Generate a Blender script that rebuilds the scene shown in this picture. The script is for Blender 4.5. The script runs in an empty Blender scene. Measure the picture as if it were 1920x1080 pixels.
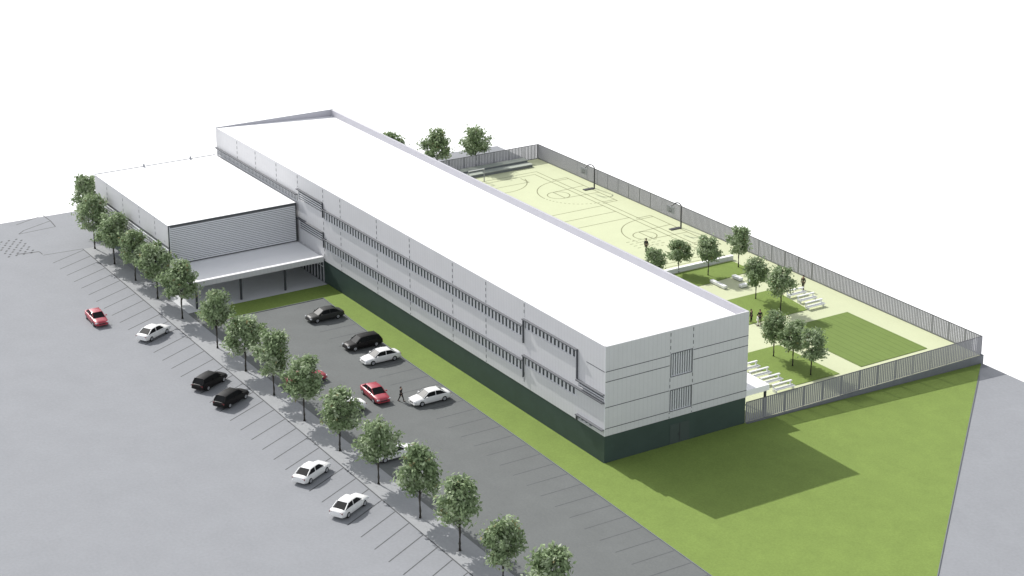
import bpy, bmesh, math, random
from mathutils import Vector, Matrix
random.seed(7)
SC = bpy.context.scene
C = SC.collection
PI = math.pi

# ------------------------------------------------------------------ materials
def mat(name, col, rough=0.8, var=0.0, scale=1.0, spec=0.3, metal=0.0, bump=0.0, detail=6.0, fine=0.0, fscale=30.0, coat=0.0):
    m = bpy.data.materials.new(name); m.use_nodes = True
    nt = m.node_tree; b = nt.nodes['Principled BSDF']
    b.inputs['Roughness'].default_value = rough
    b.inputs['Metallic'].default_value = metal
    b.inputs['Specular IOR Level'].default_value = spec
    b.inputs['Coat Weight'].default_value = coat
    b.inputs['Base Color'].default_value = (*col, 1)
    if var or bump or fine:
        tc = nt.nodes.new('ShaderNodeTexCoord')
        nz = nt.nodes.new('ShaderNodeTexNoise'); nz.inputs['Scale'].default_value = scale
        nz.inputs['Detail'].default_value = detail; nz.inputs['Roughness'].default_value = 0.65
        nt.links.new(tc.outputs['Object'], nz.inputs['Vector'])
        nf = nt.nodes.new('ShaderNodeTexNoise'); nf.inputs['Scale'].default_value = fscale
        nf.inputs['Detail'].default_value = 3
        nt.links.new(tc.outputs['Object'], nf.inputs['Vector'])
        mr = nt.nodes.new('ShaderNodeMapRange')
        mr.inputs['From Min'].default_value = 0.25; mr.inputs['From Max'].default_value = 0.75
        mr.inputs['To Min'].default_value = 1 - var; mr.inputs['To Max'].default_value = 1 + var
        nt.links.new(nz.outputs['Fac'], mr.inputs['Value'])
        mf = nt.nodes.new('ShaderNodeMapRange')
        mf.inputs['From Min'].default_value = 0.25; mf.inputs['From Max'].default_value = 0.75
        mf.inputs['To Min'].default_value = 1 - fine; mf.inputs['To Max'].default_value = 1 + fine
        nt.links.new(nf.outputs['Fac'], mf.inputs['Value'])
        mu = nt.nodes.new('ShaderNodeMath'); mu.operation = 'MULTIPLY'
        nt.links.new(mr.outputs['Result'], mu.inputs[0]); nt.links.new(mf.outputs['Result'], mu.inputs[1])
        vm = nt.nodes.new('ShaderNodeVectorMath'); vm.operation = 'SCALE'
        vm.inputs[0].default_value = col
        nt.links.new(mu.outputs['Value'], vm.inputs['Scale'])
        nt.links.new(vm.outputs['Vector'], b.inputs['Base Color'])
        if bump:
            bp = nt.nodes.new('ShaderNodeBump'); bp.inputs['Strength'].default_value = bump
            nt.links.new(nf.outputs['Fac'], bp.inputs['Height'])
            nt.links.new(bp.outputs['Normal'], b.inputs['Normal'])
    return m

def tint_mat(name, rough=0.7, spec=0.2, trans=0.0):
    """leaf material: colour per leaf from the mesh attribute 'tint'"""
    m = bpy.data.materials.new(name); m.use_nodes = True
    nt = m.node_tree; b = nt.nodes['Principled BSDF']
    a = nt.nodes.new('ShaderNodeAttribute'); a.attribute_name = 'tint'
    nt.links.new(a.outputs['Color'], b.inputs['Base Color'])
    b.inputs['Roughness'].default_value = rough
    b.inputs['Specular IOR Level'].default_value = spec
    tr = nt.nodes.new('ShaderNodeBsdfTranslucent'); mx = nt.nodes.new('ShaderNodeMixShader'); mx.inputs[0].default_value = .25
    nt.links.new(a.outputs['Color'], tr.inputs['Color'])
    nt.links.new(b.outputs[0], mx.inputs[1]); nt.links.new(tr.outputs[0], mx.inputs[2])
    nt.links.new(mx.outputs[0], nt.nodes['Material Output'].inputs['Surface'])
    return m

def stripes_mat(name, col, amount, period, axis, rough=0.75, var=0.03, scale=0.4):
    """painted cladding with fine ribs along one axis"""
    m = mat(name, col, rough, var, scale, fine=0.02, fscale=6)
    nt = m.node_tree; b = nt.nodes['Principled BSDF']
    src = b.inputs['Base Color'].links[0].from_socket
    tc = nt.nodes.new('ShaderNodeTexCoord'); sx = nt.nodes.new('ShaderNodeSeparateXYZ')
    nt.links.new(tc.outputs['Object'], sx.inputs['Vector'])
    d = nt.nodes.new('ShaderNodeMath'); d.operation = 'DIVIDE'; d.inputs[1].default_value = period
    nt.links.new(sx.outputs[axis], d.inputs[0])
    f = nt.nodes.new('ShaderNodeMath'); f.operation = 'FRACT'; nt.links.new(d.outputs[0], f.inputs[0])
    g = nt.nodes.new('ShaderNodeMath'); g.operation = 'GREATER_THAN'; g.inputs[1].default_value = 0.86
    nt.links.new(f.outputs[0], g.inputs[0])
    k = nt.nodes.new('ShaderNodeMapRange'); k.inputs['To Min'].default_value = 1; k.inputs['To Max'].default_value = 1 - amount
    nt.links.new(g.outputs[0], k.inputs['Value'])
    s = nt.nodes.new('ShaderNodeVectorMath'); s.operation = 'SCALE'
    nt.links.new(src, s.inputs[0]); nt.links.new(k.outputs['Result'], s.inputs['Scale'])
    nt.links.new(s.outputs['Vector'], b.inputs['Base Color'])
    return m

M = {}
M['white_ground'] = mat('white_ground', (.90, .90, .90), .9, .012, .02)
M['pavement'] = mat('pale_pavement', (.255, .263, .278), .9, .05, .22, fine=.05, fscale=3.0, bump=.05)
M['lifted_plaza'] = mat('shade_lifted_paving', (.55, .56, .57), .9, .04, .4)  # colour raised to stand in for light on the shaded canopy floor
M['footpath'] = mat('footpath_paving', (.315, .322, .330), .9, .05, .5, fine=.05, fscale=3.0)
M['asphalt'] = mat('grey_asphalt', (.138, .146, .143), .9, .08, .25, fine=.06, fscale=4.0, bump=.08)
M['lawn'] = mat('lawn_green', (.169, .238, .053), .95, .09, .3, fine=.12, fscale=5.0, bump=.25)
M['court'] = mat('court_cream', (.53, .56, .365), .9, .03, .3, fine=.03, fscale=4.0)
M['line'] = mat('dark_line_paint', (.085, .088, .092), .8, .25, 1.5)
M['courtline'] = mat('olive_line_paint', (.20, .205, .11), .8, .25, 1.5)
M['wall'] = stripes_mat('white_cladding', (.59, .59, .60), .07, .6, 0)
M['wall_end'] = stripes_mat('white_cladding_end', (.59, .59, .60), .07, .6, 1)
M['roof'] = mat('white_roof', (.88, .88, .88), .85, .01, .1)
M['parapet'] = mat('pale_parapet', (.46, .455, .49), .8, .04, .5)
M['coping'] = mat('grey_coping', (.30, .31, .33), .7)
M['base'] = mat('dark_green_base', (.040, .065, .056), .55, .12, .5, spec=.35, fine=.05)
M['joint'] = mat('dark_joint', (.10, .105, .115), .8)
def dash_mat(name, a, b, period, duty):
    m = mat(name, a, .8); nt = m.node_tree; bs = nt.nodes['Principled BSDF']
    tc = nt.nodes.new('ShaderNodeTexCoord'); sx = nt.nodes.new('ShaderNodeSeparateXYZ'); nt.links.new(tc.outputs['Object'], sx.inputs['Vector'])
    d = nt.nodes.new('ShaderNodeMath'); d.operation = 'DIVIDE'; d.inputs[1].default_value = period; nt.links.new(sx.outputs[2], d.inputs[0])
    f = nt.nodes.new('ShaderNodeMath'); f.operation = 'FRACT'; nt.links.new(d.outputs[0], f.inputs[0])
    g = nt.nodes.new('ShaderNodeMath'); g.operation = 'GREATER_THAN'; g.inputs[1].default_value = duty; nt.links.new(f.outputs[0], g.inputs[0])
    mx = nt.nodes.new('ShaderNodeMix'); mx.data_type = 'RGBA'; mx.inputs['A'].default_value = (*a, 1); mx.inputs['B'].default_value = (*b, 1)
    nt.links.new(g.outputs[0], mx.inputs['Factor']); nt.links.new(mx.outputs['Result'], bs.inputs['Base Color'])
    return m
M['dashed'] = dash_mat('dashed_joint', (.11, .115, .12), (.60, .60, .615), .8, .55)
M['hood'] = mat('grey_hood', (.14, .145, .155), .8)
M['door'] = mat('dark_door', (.055, .075, .068), .6)
M['glass'] = mat('dark_glass', (.055, .062, .068), .25, spec=.5)
M['fin'] = mat('pale_fin', (.62, .63, .65), .7)
M['louvre'] = mat('grey_louvre', (.74, .75, .77), .6)
M['louvre_dark'] = mat('dark_louvre_back', (.17, .175, .18), .8)
M['column'] = mat('dark_column', (.045, .05, .055), .6)
M['fence'] = mat('fence_grey', (.27, .27, .29), .6, spec=.4)
M['fencepost'] = mat('fence_post', (.13, .13, .14), .6)
M['retain'] = mat('retaining_concrete', (.17, .18, .19), .9, .1, 1.0, fine=.08)
M['concrete'] = mat('bench_concrete', (.74, .75, .74), .85, .04, 2.0)
M['bleach'] = mat('bleacher_boards', (.36, .39, .34), .7, .06, 1.0)
M['dark_metal'] = mat('dark_metal', (.04, .04, .045), .5, spec=.5)
M['board'] = mat('backboard_grey', (.25, .26, .28), .5)
M['bark'] = mat('bark', (.055, .05, .042), .95, .3, 6, bump=.4)
M['leaf'] = tint_mat('leaves')
M['white_paint'] = mat('white_car_paint', (.80, .80, .79), .35, spec=.5, coat=.3)
M['red_paint'] = mat('red_car_paint', (.36, .035, .055), .35, spec=.5, coat=.3)
M['black_paint'] = mat('black_car_paint', (.012, .011, .011), .45, spec=.2)
M['grey_paint'] = mat('grey_car_paint', (.04, .041, .039), .45, spec=.25)
M['car_glass'] = mat('car_glass', (.010, .011, .012), .35, spec=.12)
M['tyre'] = mat('tyre_rubber', (.02, .02, .02), .9)
M['rim'] = mat('wheel_rim', (.45, .46, .48), .4, metal=.6)
M['lamp_clear'] = mat('headlamp_glass', (.55, .57, .6), .2, spec=.6)
M['lamp_red'] = mat('taillamp_red', (.16, .012, .015), .3, spec=.6)
M['trim'] = mat('black_trim', (.03, .03, .032), .7)
M['skin'] = mat('skin', (.42, .27, .20), .6)
M['hair'] = mat('hair', (.03, .022, .018), .8)
M['cloth_black'] = mat('black_cloth', (.02, .021, .023), .9)
M['cloth_dark'] = mat('dark_cloth', (.04, .04, .038), .9)
M['cloth_brown'] = mat('brown_cloth', (.075, .07, .05), .9)
M['cloth_white'] = mat('white_cloth', (.75, .75, .73), .9)
M['shoe'] = mat('shoe', (.02, .02, .02), .7)

# ------------------------------------------------------------------ mesh helpers
def box(bm, x0, x1, y0, y1, z0, z1):
    v = [bm.verts.new((x, y, z)) for x in (x0, x1) for y in (y0, y1) for z in (z0, z1)]
    for f in ((0, 1, 3, 2), (4, 6, 7, 5), (0, 4, 5, 1), (2, 3, 7, 6), (0, 2, 6, 4), (1, 5, 7, 3)):
        bm.faces.new([v[i] for i in f])
    return v

def obox(bm, mtx, sx, sy, sz):
    """box of full size sx,sy,sz centred on mtx"""
    v = box(bm, -sx/2, sx/2, -sy/2, sy/2, -sz/2, sz/2)
    for q in v: q.co = mtx @ q.co

def tube(bm, pts, rad, n=8, caps=True):
    pts = [Vector(q) for q in pts]
    if not isinstance(rad, (list, tuple)): rad = [rad]*len(pts)
    rings = []
    for i, q in enumerate(pts):
        a = pts[max(0, i-1)]; b = pts[min(len(pts)-1, i+1)]
        d = (b-a).normalized()
        u = d.cross(Vector((0, 0, 1)))
        if u.length < 1e-3: u = Vector((1, 0, 0))
        u.normalize(); w = d.cross(u)
        rings.append([bm.verts.new(q + rad[i]*(math.cos(t)*u+math.sin(t)*w)) for t in [2*PI*k/n for k in range(n)]])
    for a, b in zip(rings, rings[1:]):
        for k in range(n):
            bm.faces.new((a[k], a[(k+1) % n], b[(k+1) % n], b[k]))
    if caps:
        bm.faces.new(rings[0][::-1]); bm.faces.new(rings[-1])

def poly(bm, pts):
    return bm.faces.new([bm.verts.new(q) for q in pts])

def comb(bm, u0, u1, v0, v1, teeth, rail, place, d0, d1):
    """one connected piece: a rail along v0 with teeth (a, b) rising to v1; place(u, d, v)"""
    out = [(u0, v0), (u1, v0), (u1, v0+rail)]
    for a, b in teeth[::-1]: out += [(b, v0+rail), (b, v1), (a, v1), (a, v0+rail)]
    out.append((u0, v0+rail))
    f = bm.faces.new([bm.verts.new(place(u, d0, v)) for u, v in out])
    g = bmesh.ops.extrude_face_region(bm, geom=[f])
    vs = [q for q in g['geom'] if isinstance(q, bmesh.types.BMVert)]
    w = Vector(place(0, d1, 0)) - Vector(place(0, d0, 0))
    bmesh.ops.translate(bm, verts=vs, vec=w)

def obj(name, bm, material, parent=None, smooth=False, kind=None, recalc=True):
    if recalc: bmesh.ops.recalc_face_normals(bm, faces=bm.faces)
    me = bpy.data.meshes.new(name); bm.to_mesh(me); bm.free()
    for k in (material if isinstance(material, (list, tuple)) else [material]): me.materials.append(k)
    if smooth:
        for f in me.polygons: f.use_smooth = True
    o = bpy.data.objects.new(name, me); C.objects.link(o)
    if parent: o.parent = parent
    if kind: o['kind'] = kind
    return o

def tag(o, label, cat, group=None):
    o['label'] = label; o['category'] = cat
    if group: o['group'] = group
    return o

def thing(name, label, cat, loc=(0, 0, 0), rz=0, group=None):
    o = bpy.data.objects.new(name, None); C.objects.link(o)
    o.location = loc; o.rotation_euler = (0, 0, rz); o.empty_display_size = .3
    return tag(o, label, cat, group)

def dup(root, loc, rz, label, group=None, scale=None):
    r = root.copy(); C.objects.link(r); r.location = loc; r.rotation_euler = (0, 0, rz)
    r['label'] = label
    if group: r['group'] = group
    if scale: r.scale = scale
    for ch in list(root.children):
        c = ch.copy(); C.objects.link(c); c.parent = r
        for g in ch.children:
            d = g.copy(); C.objects.link(d); d.parent = c
    return r

L, W, H, H1 = 107.23, 20.46, 14.3, 3.39
HA, YA, XA = 9.93, -20.1, 28.98
YF, XF0, XF1 = 59.5, 1.4, 107.23

def gz(x, y):
    """level of the site: flat up to the school, falling one metre to its back boundary"""
    return 0.0 if y <= W else -(y - W)/(YF - W)*1.0

def sheet(name, pts, material, zoff, skirt=None, kind='structure', parent=None):
    """flat polygon draped on the site level; skirt = depth of its edge"""
    bm = bmesh.new()
    f = poly(bm, [(x, y, 0) for x, y in pts])
    if f.normal.z < 0 or sum(pts[i][0]*pts[(i+1) % len(pts)][1]-pts[(i+1) % len(pts)][0]*pts[i][1] for i in range(len(pts))) < 0:
        bmesh.ops.reverse_faces(bm, faces=[f])
    geom = bm.verts[:]+bm.edges[:]+bm.faces[:]
    bmesh.ops.bisect_plane(bm, geom=geom, plane_co=(0, W, 0), plane_no=(0, 1, 0))
    if skirt:
        bd = [e for e in bm.edges if e.is_boundary]
        r = bmesh.ops.extrude_edge_only(bm, edges=bd)
        low = {v for v in r['geom'] if isinstance(v, bmesh.types.BMVert)}
    else: low = set()
    for v in bm.verts: v.co.z = gz(v.co.x, v.co.y) + zoff - (skirt if v in low else 0)
    return obj(name, bm, material, parent, kind=kind)

# ------------------------------------------------------------------ ground, pavement, lawns
bm = bmesh.new(); poly(bm, [(-3000, -3000, -1.8), (3000, -3000, -1.8), (3000, 3000, -1.8), (-3000, 3000, -1.8)])
obj('ground', bm, M['white_ground'], kind='structure')
sheet('pavement', [(-26.4, -600), (700, -600), (700, YF), (-12.2, YF)], M['pavement'], 0, skirt=1.6)
def y_lot(x): return -21.45 - .0085*(x-40)
def y_grass(x): return -2.75 - .0215*(x-43)*(1 if x > 60 else 1.6) if x < 60 else -3.6 - .026*(x-60)*.95
LOT = [(29.0, y_lot(29)), (300, y_lot(300)), (300, -9.0)]
GE = [(42.6, -3.0), (52, -3.5), (68.2, -4.1), (96.6, -4.45), (115.8, -4.95), (134, -5.45), (162, -6.2)]
sheet('parking_lot', [(38.0, y_lot(38)), (200, y_lot(200)), (200, -7.3)] + GE[::-1] + [(42.6, -3.0), (38.0, -3.0)], M['asphalt'], .004)
KERB = .07
sheet('lawn', [(38.1, 0)] + [(38.1, -20.6), (42.6, -20.6)] + GE + [(146.2, 13.7), (110.35, 55.9), (107.6, 59.2), (107.6, W), (L, W), (L, 0)], M['lawn'], KERB, skirt=.1)
# lawn edging: a thin dark steel strip along the parking edge
bm = bmesh.new()
edge = [(38.05, -20.66), (42.68, -20.66)] + [(x+.05, y-.06) for x, y in GE] + [(146.26, 13.7), (110.4, 55.95)]
for (xa, ya), (xb, yb) in zip(edge, edge[1:]):
    d = Vector((xb-xa, yb-ya, 0)); n = Vector((-d.y, d.x, 0)).normalized()*.05
    za, zb = gz(xa, ya), gz(xb, yb)
    if (ya-W)*(yb-W) < 0:
        t = (W-ya)/(yb-ya); seg = [((xa, ya, za), (xa+t*d.x, W, 0)), ((xa+t*d.x, W, 0), (xb, yb, zb))]
    else: seg = [((xa, ya, za), (xb, yb, zb))]
    for p, q in seg:
        p = Vector(p); q = Vector(q)
        vs = [bm.verts.new(k) for k in (p-n, q-n, q+n, p+n)] + [bm.verts.new(k+Vector((0, 0, .09))) for k in (p-n, q-n, q+n, p+n)]
        for f in ((0, 1, 2, 3), (4, 5, 6, 7), (0, 1, 5, 4), (1, 2, 6, 5), (2, 3, 7, 6), (3, 0, 4, 7)): bm.faces.new([vs[k] for k in f])
obj('kerb', bm, M['retain'], kind='structure')

# painted markings of the parking places
def stroke(bm, a, b, w, z):
    a = Vector((*a, z)); b = Vector((*b, z)); d = b-a; n = Vector((-d.y, d.x, 0)).normalized()*w/2
    poly(bm, [a-n, b-n, b+n, a+n])
def y_kerb(x): return -24.25 - .0125*(x-4)
bm = bmesh.new()
for k in range(0, 52):
    x = 4.9 + 3.118*k
    stroke(bm, (x, y_kerb(x)-.1), (x+3.15, y_kerb(x)-5.9), .15, .004)
for k in range(0, 36):
    x = 53.8 + 2.96*k
    ye = [a[1]+(b[1]-a[1])*(x-a[0])/(b[0]-a[0]) for a, b in zip(GE, GE[1:]) if a[0] <= x <= b[0]]
    if ye: stroke(bm, (x, ye[0]-.2), (x, ye[0]-5.6), .13, .008)
obj('parking_lines', bm, M['line'], kind='structure')
# kerb line of the footpath, arrow and hatched island at the far end
bm = bmesh.new()
stroke(bm, (4.3, y_kerb(4.3)), (180, y_kerb(180)), .16, .004)
stroke(bm, (4.3, y_kerb(4.3)), (3.9, -30.2), .16, .004)
P = [(-12.2, -29.1), (-14.2, -24.9), (-14.6, -24.0), (-11.3, -23.9), (-8.9, -29.0), (-7.6, -30.2), (-8.1, -24.2), (-11.3, -23.9)]
for a, b in zip(P, P[1:]): stroke(bm, a, b, .17, .004)
stroke(bm, (1.4, -33.4), (2.0, -30.2), .3, .004); stroke(bm, (2.0, -30.2), (3.5, -30.2), .15, .004)
for i in range(9):
    for j in range(4):
        x = -5.6 + i*.9; y = -34.6 + j*1.15 + (.5 if i % 2 else 0)
        if y < -30.4 - .0*(x+6): stroke(bm, (x, y), (x+.45, y-.35), .3, .004)
obj('road_markings', bm, M['line'], kind='structure')

# courtyard: cream surface, raised over the falling ground
bm = bmesh.new()
box(bm, XF0, XF1, W+.02, YF, -1.5, .03)
obj('courtyard', bm, M['court'], kind='structure')
def lawn_patch(pts):
    bm = bmesh.new(); f = poly(bm, [(x, y, .05) for x, y in pts])
    r = bmesh.ops.extrude_face_region(bm, geom=[f])
    for v in r['geom']:
        if isinstance(v, bmesh.types.BMVert): v.co.z = .09
    return bm
bm = lawn_patch([(61.4, 34), (61.4, 54.8), (66.3, 54.9), (67.2, 46.3), (67.2, 34)])
for pts in ([(73.9, 33), (73.9, 52.3), (82.7, 51.3), (82.7, 33)], [(90.4, 32.3), (90.4, 39.6), (102.0, 39.9), (101.8, 32.3)]):
    b2 = lawn_patch(pts); me = bpy.data.meshes.new('t'); b2.to_mesh(me); b2.free(); bm.from_mesh(me); bpy.data.meshes.remove(me)
obj('courtyard_lawn', bm, M['lawn'], kind='structure')
M['mown'] = stripes_mat('mown_lawn', (.150, .215, .052), .16, 1.1, 1, .95, .06, .3)
obj('mown_lawn', lawn_patch([(86.3, 43.7), (86.3, 55.2), (101.8, 55.2), (101.8, 43.7)]), M['mown'], kind='structure')

bm = bmesh.new(); f = poly(bm, [(4.4, y_kerb(4.4)+.07, .004), (180, y_kerb(180)+.07, .004), (180, y_lot(180)-.02, .004), (4.4, y_lot(4.4)-.02, .004)])
obj('footpath', bm, M['footpath'], kind='structure')
# ball court lines
bm = bmesh.new()
ZL = .034; LW = .16
def cs(a, b): stroke(bm, a, b, LW, ZL)
def arc(cx, cy, r, a0, a1, dash=False, n=40):
    for k in range(n):
        if dash and k % 2: continue
        t0 = math.radians(a0+(a1-a0)*k/n); t1 = math.radians(a0+(a1-a0)*(k+1)/n)
        cs((cx+r*math.cos(t0), cy+r*math.sin(t0)), (cx+r*math.cos(t1), cy+r*math.sin(t1)))
cs((7.8, 55.0), (58.5, 55.0)); cs((9.0, 53.9), (57.2, 53.9)); cs((7.8, 55.0), (7.8, 24)); cs((9.0, 53.9), (9.0, 24))
cs((58.5, 55.0), (58.5, 24)); cs((57.2, 53.9), (57.2, 24)); cs((7.8, 24), (58.5, 24))
for x in (29.3, 32.9, 36.6): cs((x, 24), (x, 54.0))
cs((12.2, 50.7), (12.2, 24)); cs((9.7, 50.6), (12.4, 50.6)); 
arc(9.0, 45.0, 6.2, -88, 78)
for cx in (20.9, 45.0):
    cs((cx-7.5, 57.4), (cx+7.5, 57.4)); cs((cx-7.5, 57.4), (cx-7.5, 54.6)); cs((cx+7.5, 57.4), (cx+7.5, 54.6))
    cs((cx-2.2, 57.4), (cx-1.8, 51.0)); cs((cx+2.2, 57.4), (cx+1.8, 51.0)); cs((cx-1.8, 51.0), (cx+1.8, 51.0))
    arc(cx, 50.9, 1.85, 0, 360)
    arc(cx, 54.8, 6.8, 180, 270); arc(cx, 54.8, 6.8, 270, 360, True, 30)
    cs((cx-6.8, 57.3), (cx-6.8, 54.8)); cs((cx+6.8, 57.3), (cx+6.8, 54.8))
for x in (46.2, 47.2, 48.2, 49.2):
    for y in (46.5, 47.6, 48.7, 49.8, 50.9): cs((x, y), (x+.05, y+.6))
obj('court_lines', bm, M['courtline'], kind='structure')

# ------------------------------------------------------------------ main school building
sch = thing('school_building', 'long white three-storey school block with ribbon windows and dark ground floor', 'building')
OPEN = [(.3, 29.0, 9.99, 11.1), (29.35, 37.1, 10.55, 12.0), (37.45, 90.1, 9.62, 11.1), (90.5, 101.6, 10.85, 12.05), (101.95, 107.0, 7.68, 8.42),
        (29.35, 37.0, 6.15, 7.55), (37.45, 90.1, 5.2, 6.68), (90.5, 101.6, 6.2, 7.42), (101.9, 104.7, 3.55, 4.1)]
def wall_with_openings(bm, u0, u1, z0, z1, opens, place, depth):
    """front skin with real openings and their reveals; place(u, d, z) -> point, d = depth behind the face"""
    us = sorted({u0, u1, *[o[0] for o in opens], *[o[1] for o in opens]}); zs = sorted({z0, z1, *[o[2] for o in opens], *[o[3] for o in opens]})
    for a, b in zip(us, us[1:]):
        for c, d in zip(zs, zs[1:]):
            um, zm = (a+b)/2, (c+d)/2
            if any(o[0] < um < o[1] and o[2] < zm < o[3] for o in opens): continue
            poly(bm, [place(a, 0, c), place(b, 0, c), place(b, 0, d), place(a, 0, d)])
    for a, b, c, d in opens:
        for p, q in (((a, c), (b, c)), ((b, c), (b, d)), ((b, d), (a, d)), ((a, d), (a, c))):
            poly(bm, [place(p[0], 0, p[1]), place(q[0], 0, q[1]), place(q[0], depth, q[1]), place(p[0], depth, p[1])])
DEP = .14
bm = bmesh.new()
wall_with_openings(bm, 0, L, H1, H, OPEN, lambda u, d, z: (u, d, z), DEP)
poly(bm, [(0, 0, H1), (L, 0, H1), (L, W, H1), (0, W, H1)])
poly(bm, [(0, 0, H), (L, 0, H), (L, .14, H), (0, .14, H)])
poly(bm, [(0, 0, H1), (0, W, H1), (0, W, H), (0, 0, H)])
obj('front_wall', bm, M['wall'], sch, recalc=False)
EO = [(9.2, 12.2, 8.6, 11.38), (9.2, 12.2, 4.28, 6.85)]
bm = bmesh.new()
wall_with_openings(bm, 0, W, H1, H, EO, lambda u, d, z: (L-d, u, z), .25)
poly(bm, [(L, 0, H), (L, W, H), (L-.2, W, H), (L-.2, 0, H)])
obj('end_wall', bm, M['wall_end'], sch, recalc=False)
bm = bmesh.new()
BO = [(3+i*12.9, 13.5+i*12.9, z, z+1.3) for i in range(8) for z in (5.4, 9.8)]
wall_with_openings(bm, 0, L, H1, H, BO, lambda u, d, z: (u, W-d, z), .25)
obj('rear_wall', bm, M['wall'], sch, recalc=False)
# roof falling towards the court side, inside the parapets
bm = bmesh.new(); poly(bm, [(.2, .13, H-.02), (L-.19, .13, H-.02), (L-.19, W-.3, H-1.0), (.2, W-.3, H-1.0)])
obj('roof', bm, M['roof'], sch)
bm = bmesh.new(); box(bm, .004, L-.004, W-.3, W-.004, H-1.6, H-.003)
obj('parapet', bm, M['parapet'], sch)
bm = bmesh.new(); box(bm, .004, .2, .004, W-.31, H-1.6, H-.003); obj('parapet', bm, M['parapet'], sch)
bm = bmesh.new(); box(bm, L-.19, L-.005, .15, W-.31, H-1.6, H-.004); obj('parapet', bm, M['parapet'], sch)
bm = bmesh.new(); box(bm, -.03, .23, -.03, W+.03, H+.002, H+.06); obj('coping', bm, M['coping'], sch)
# dark ground floor, set 60 mm behind the white volume
bm = bmesh.new(); box(bm, .06, L-.06, .06, W-.06, -.05, H1-.004); obj('ground_floor_wall', bm, M['base'], sch)
bm = bmesh.new(); box(bm, L-.062, L-.03, 9.3, 12.1, .06, 2.5); d = obj('door', bm, M['door'], sch)
bm = bmesh.new(); box(bm, L-.031, L-.002, 10.68, 10.72, .06, 2.5); box(bm, L-.031, L+.03, 10.5, 10.55, 1.0, 1.3); obj('handle', bm, M['dark_metal'], d)
# entrance glazing beneath the canopy
bm = bmesh.new(); box(bm, 30.0, 37.0, .0, .058, .05, 3.2); d = obj('entrance_glazing', bm, M['glass'], sch)
bm = bmesh.new()
for k in range(8): box(bm, 30.0+k*.97, 30.14+k*.97, -.06, -.001, .05, 3.2)
box(bm, 30.0, 37.0, -.07, -.061, 2.3, 2.45)
obj('frame', bm, M['fin'], d)
# ribbon windows: glass plus pale fins
def ribbon(o, mode):
    x0, x1, z0, z1 = o
    bm = bmesh.new(); box(bm, x0, x1, DEP-.02, DEP+.05, z0, z1)
    w = obj('window_strip', bm, M['glass'], sch)
    bm = bmesh.new()
    up = lambda u, d, v: (u, d, v)
    if mode == 'slats':
        tt = []; z = z0 + .14
        while z < z1-.2: tt.append((z, z+.16)); z += .34
        comb(bm, z0+.003, z1-.003, x0+.003, x1-.003, tt, .06, lambda u, d, v: (v, d, u), .06, DEP-.022)
    else:
        st, wd, of = (.8, .36, .2) if mode == 'fins' else (.5, .17, .1)
        tt = []; x = x0 + of
        while x < x1-st*.5: tt.append((x, x+wd)); x += st
        comb(bm, x0+.003, x1-.003, z0+.003, z1-.003, tt, .07, up, .06, DEP-.022)
    obj('mullions', bm, M['fin'], w)
for o, md in zip(OPEN, ('dense', 'slats', 'fins', 'fins', 'slats', 'slats', 'fins', 'fins', 'fins')): ribbon(o, md)
for o in BO:
    bm = bmesh.new(); box(bm, o[0], o[1], W-.28, W-.22, o[2], o[3]); w = obj('window_strip', bm, M['glass'], sch)
    bm = bmesh.new()
    comb(bm, o[0]+.003, o[1]-.003, o[2]+.003, o[3]-.003, [(o[0]+.9+k, o[0]+1.02+k) for k in range(9)], .07, lambda u, d, v: (u, d, v), W-.219, W-.08)
    obj('mullions', bm, M['fin'], w)
for a, b, c, d in EO:
    bm = bmesh.new(); box(bm, L-.3, L-.23, a, b, c, d); w = obj('window', bm, M['glass'], sch)
    bm = bmesh.new()
    n = 9
    comb(bm, a+.003, b-.003, c+.003, d-.003, [(a+(b-a)*(k+.5)/n-.075, a+(b-a)*(k+.5)/n+.075) for k in range(n)], .05, lambda u, dd, v: (dd, u, v), L-.229, L-.05)
    obj('window_bars', bm, M['fin'], w)
    bm = bmesh.new()
    box(bm, L-.0, L+.03, a-.09, b+.09, d, d+.09); box(bm, L, L+.03, a-.09, a, c, d-.001); box(bm, L, L+.03, b, b+.09, c, d-.001); box(bm, L, L+.03, a-.09, b+.09, c-.08, c-.001)
    obj('frame', bm, M['joint'], w)
# hoods that shade the ribbon windows
HD = -.38
def hood(x0, x1, z):
    bm = bmesh.new(); box(bm, x0, x1, HD, -.001, z, z+.10); obj('window_hood', bm, M['hood'], sch)
    bm = bmesh.new(); box(bm, x0, x1, HD-.012, HD-.001, z-.02, z+.08); obj('hood_edge', bm, M['joint'], sch)
def fin_v(x, z0, z1):
    bm = bmesh.new(); box(bm, x-.06, x+.06, -.2, -.001, z0, z1-.002); obj('side_fin', bm, M['joint'], sch)
for a in ((.2, 29.1, 11.12), (29.25, 37.2, 12.05), (37.35, 90.2, 11.12), (90.35, 101.8, 12.08), (101.81, 107.2, 8.45), (29.25, 37.2, 7.6), (37.35, 90.2, 6.72), (90.35, 107.2, 7.46), (101.8, 107.2, 4.13)): hood(*a)
for a in ((37.28, 9.9, 12.05), (101.75, 8.56, 12.08), (90.28, 9.0, 12.08), (90.28, 4.6, 7.4), (37.28, 5.4, 7.6), (101.75, 3.42, 4.13)): fin_v(*a)
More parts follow.
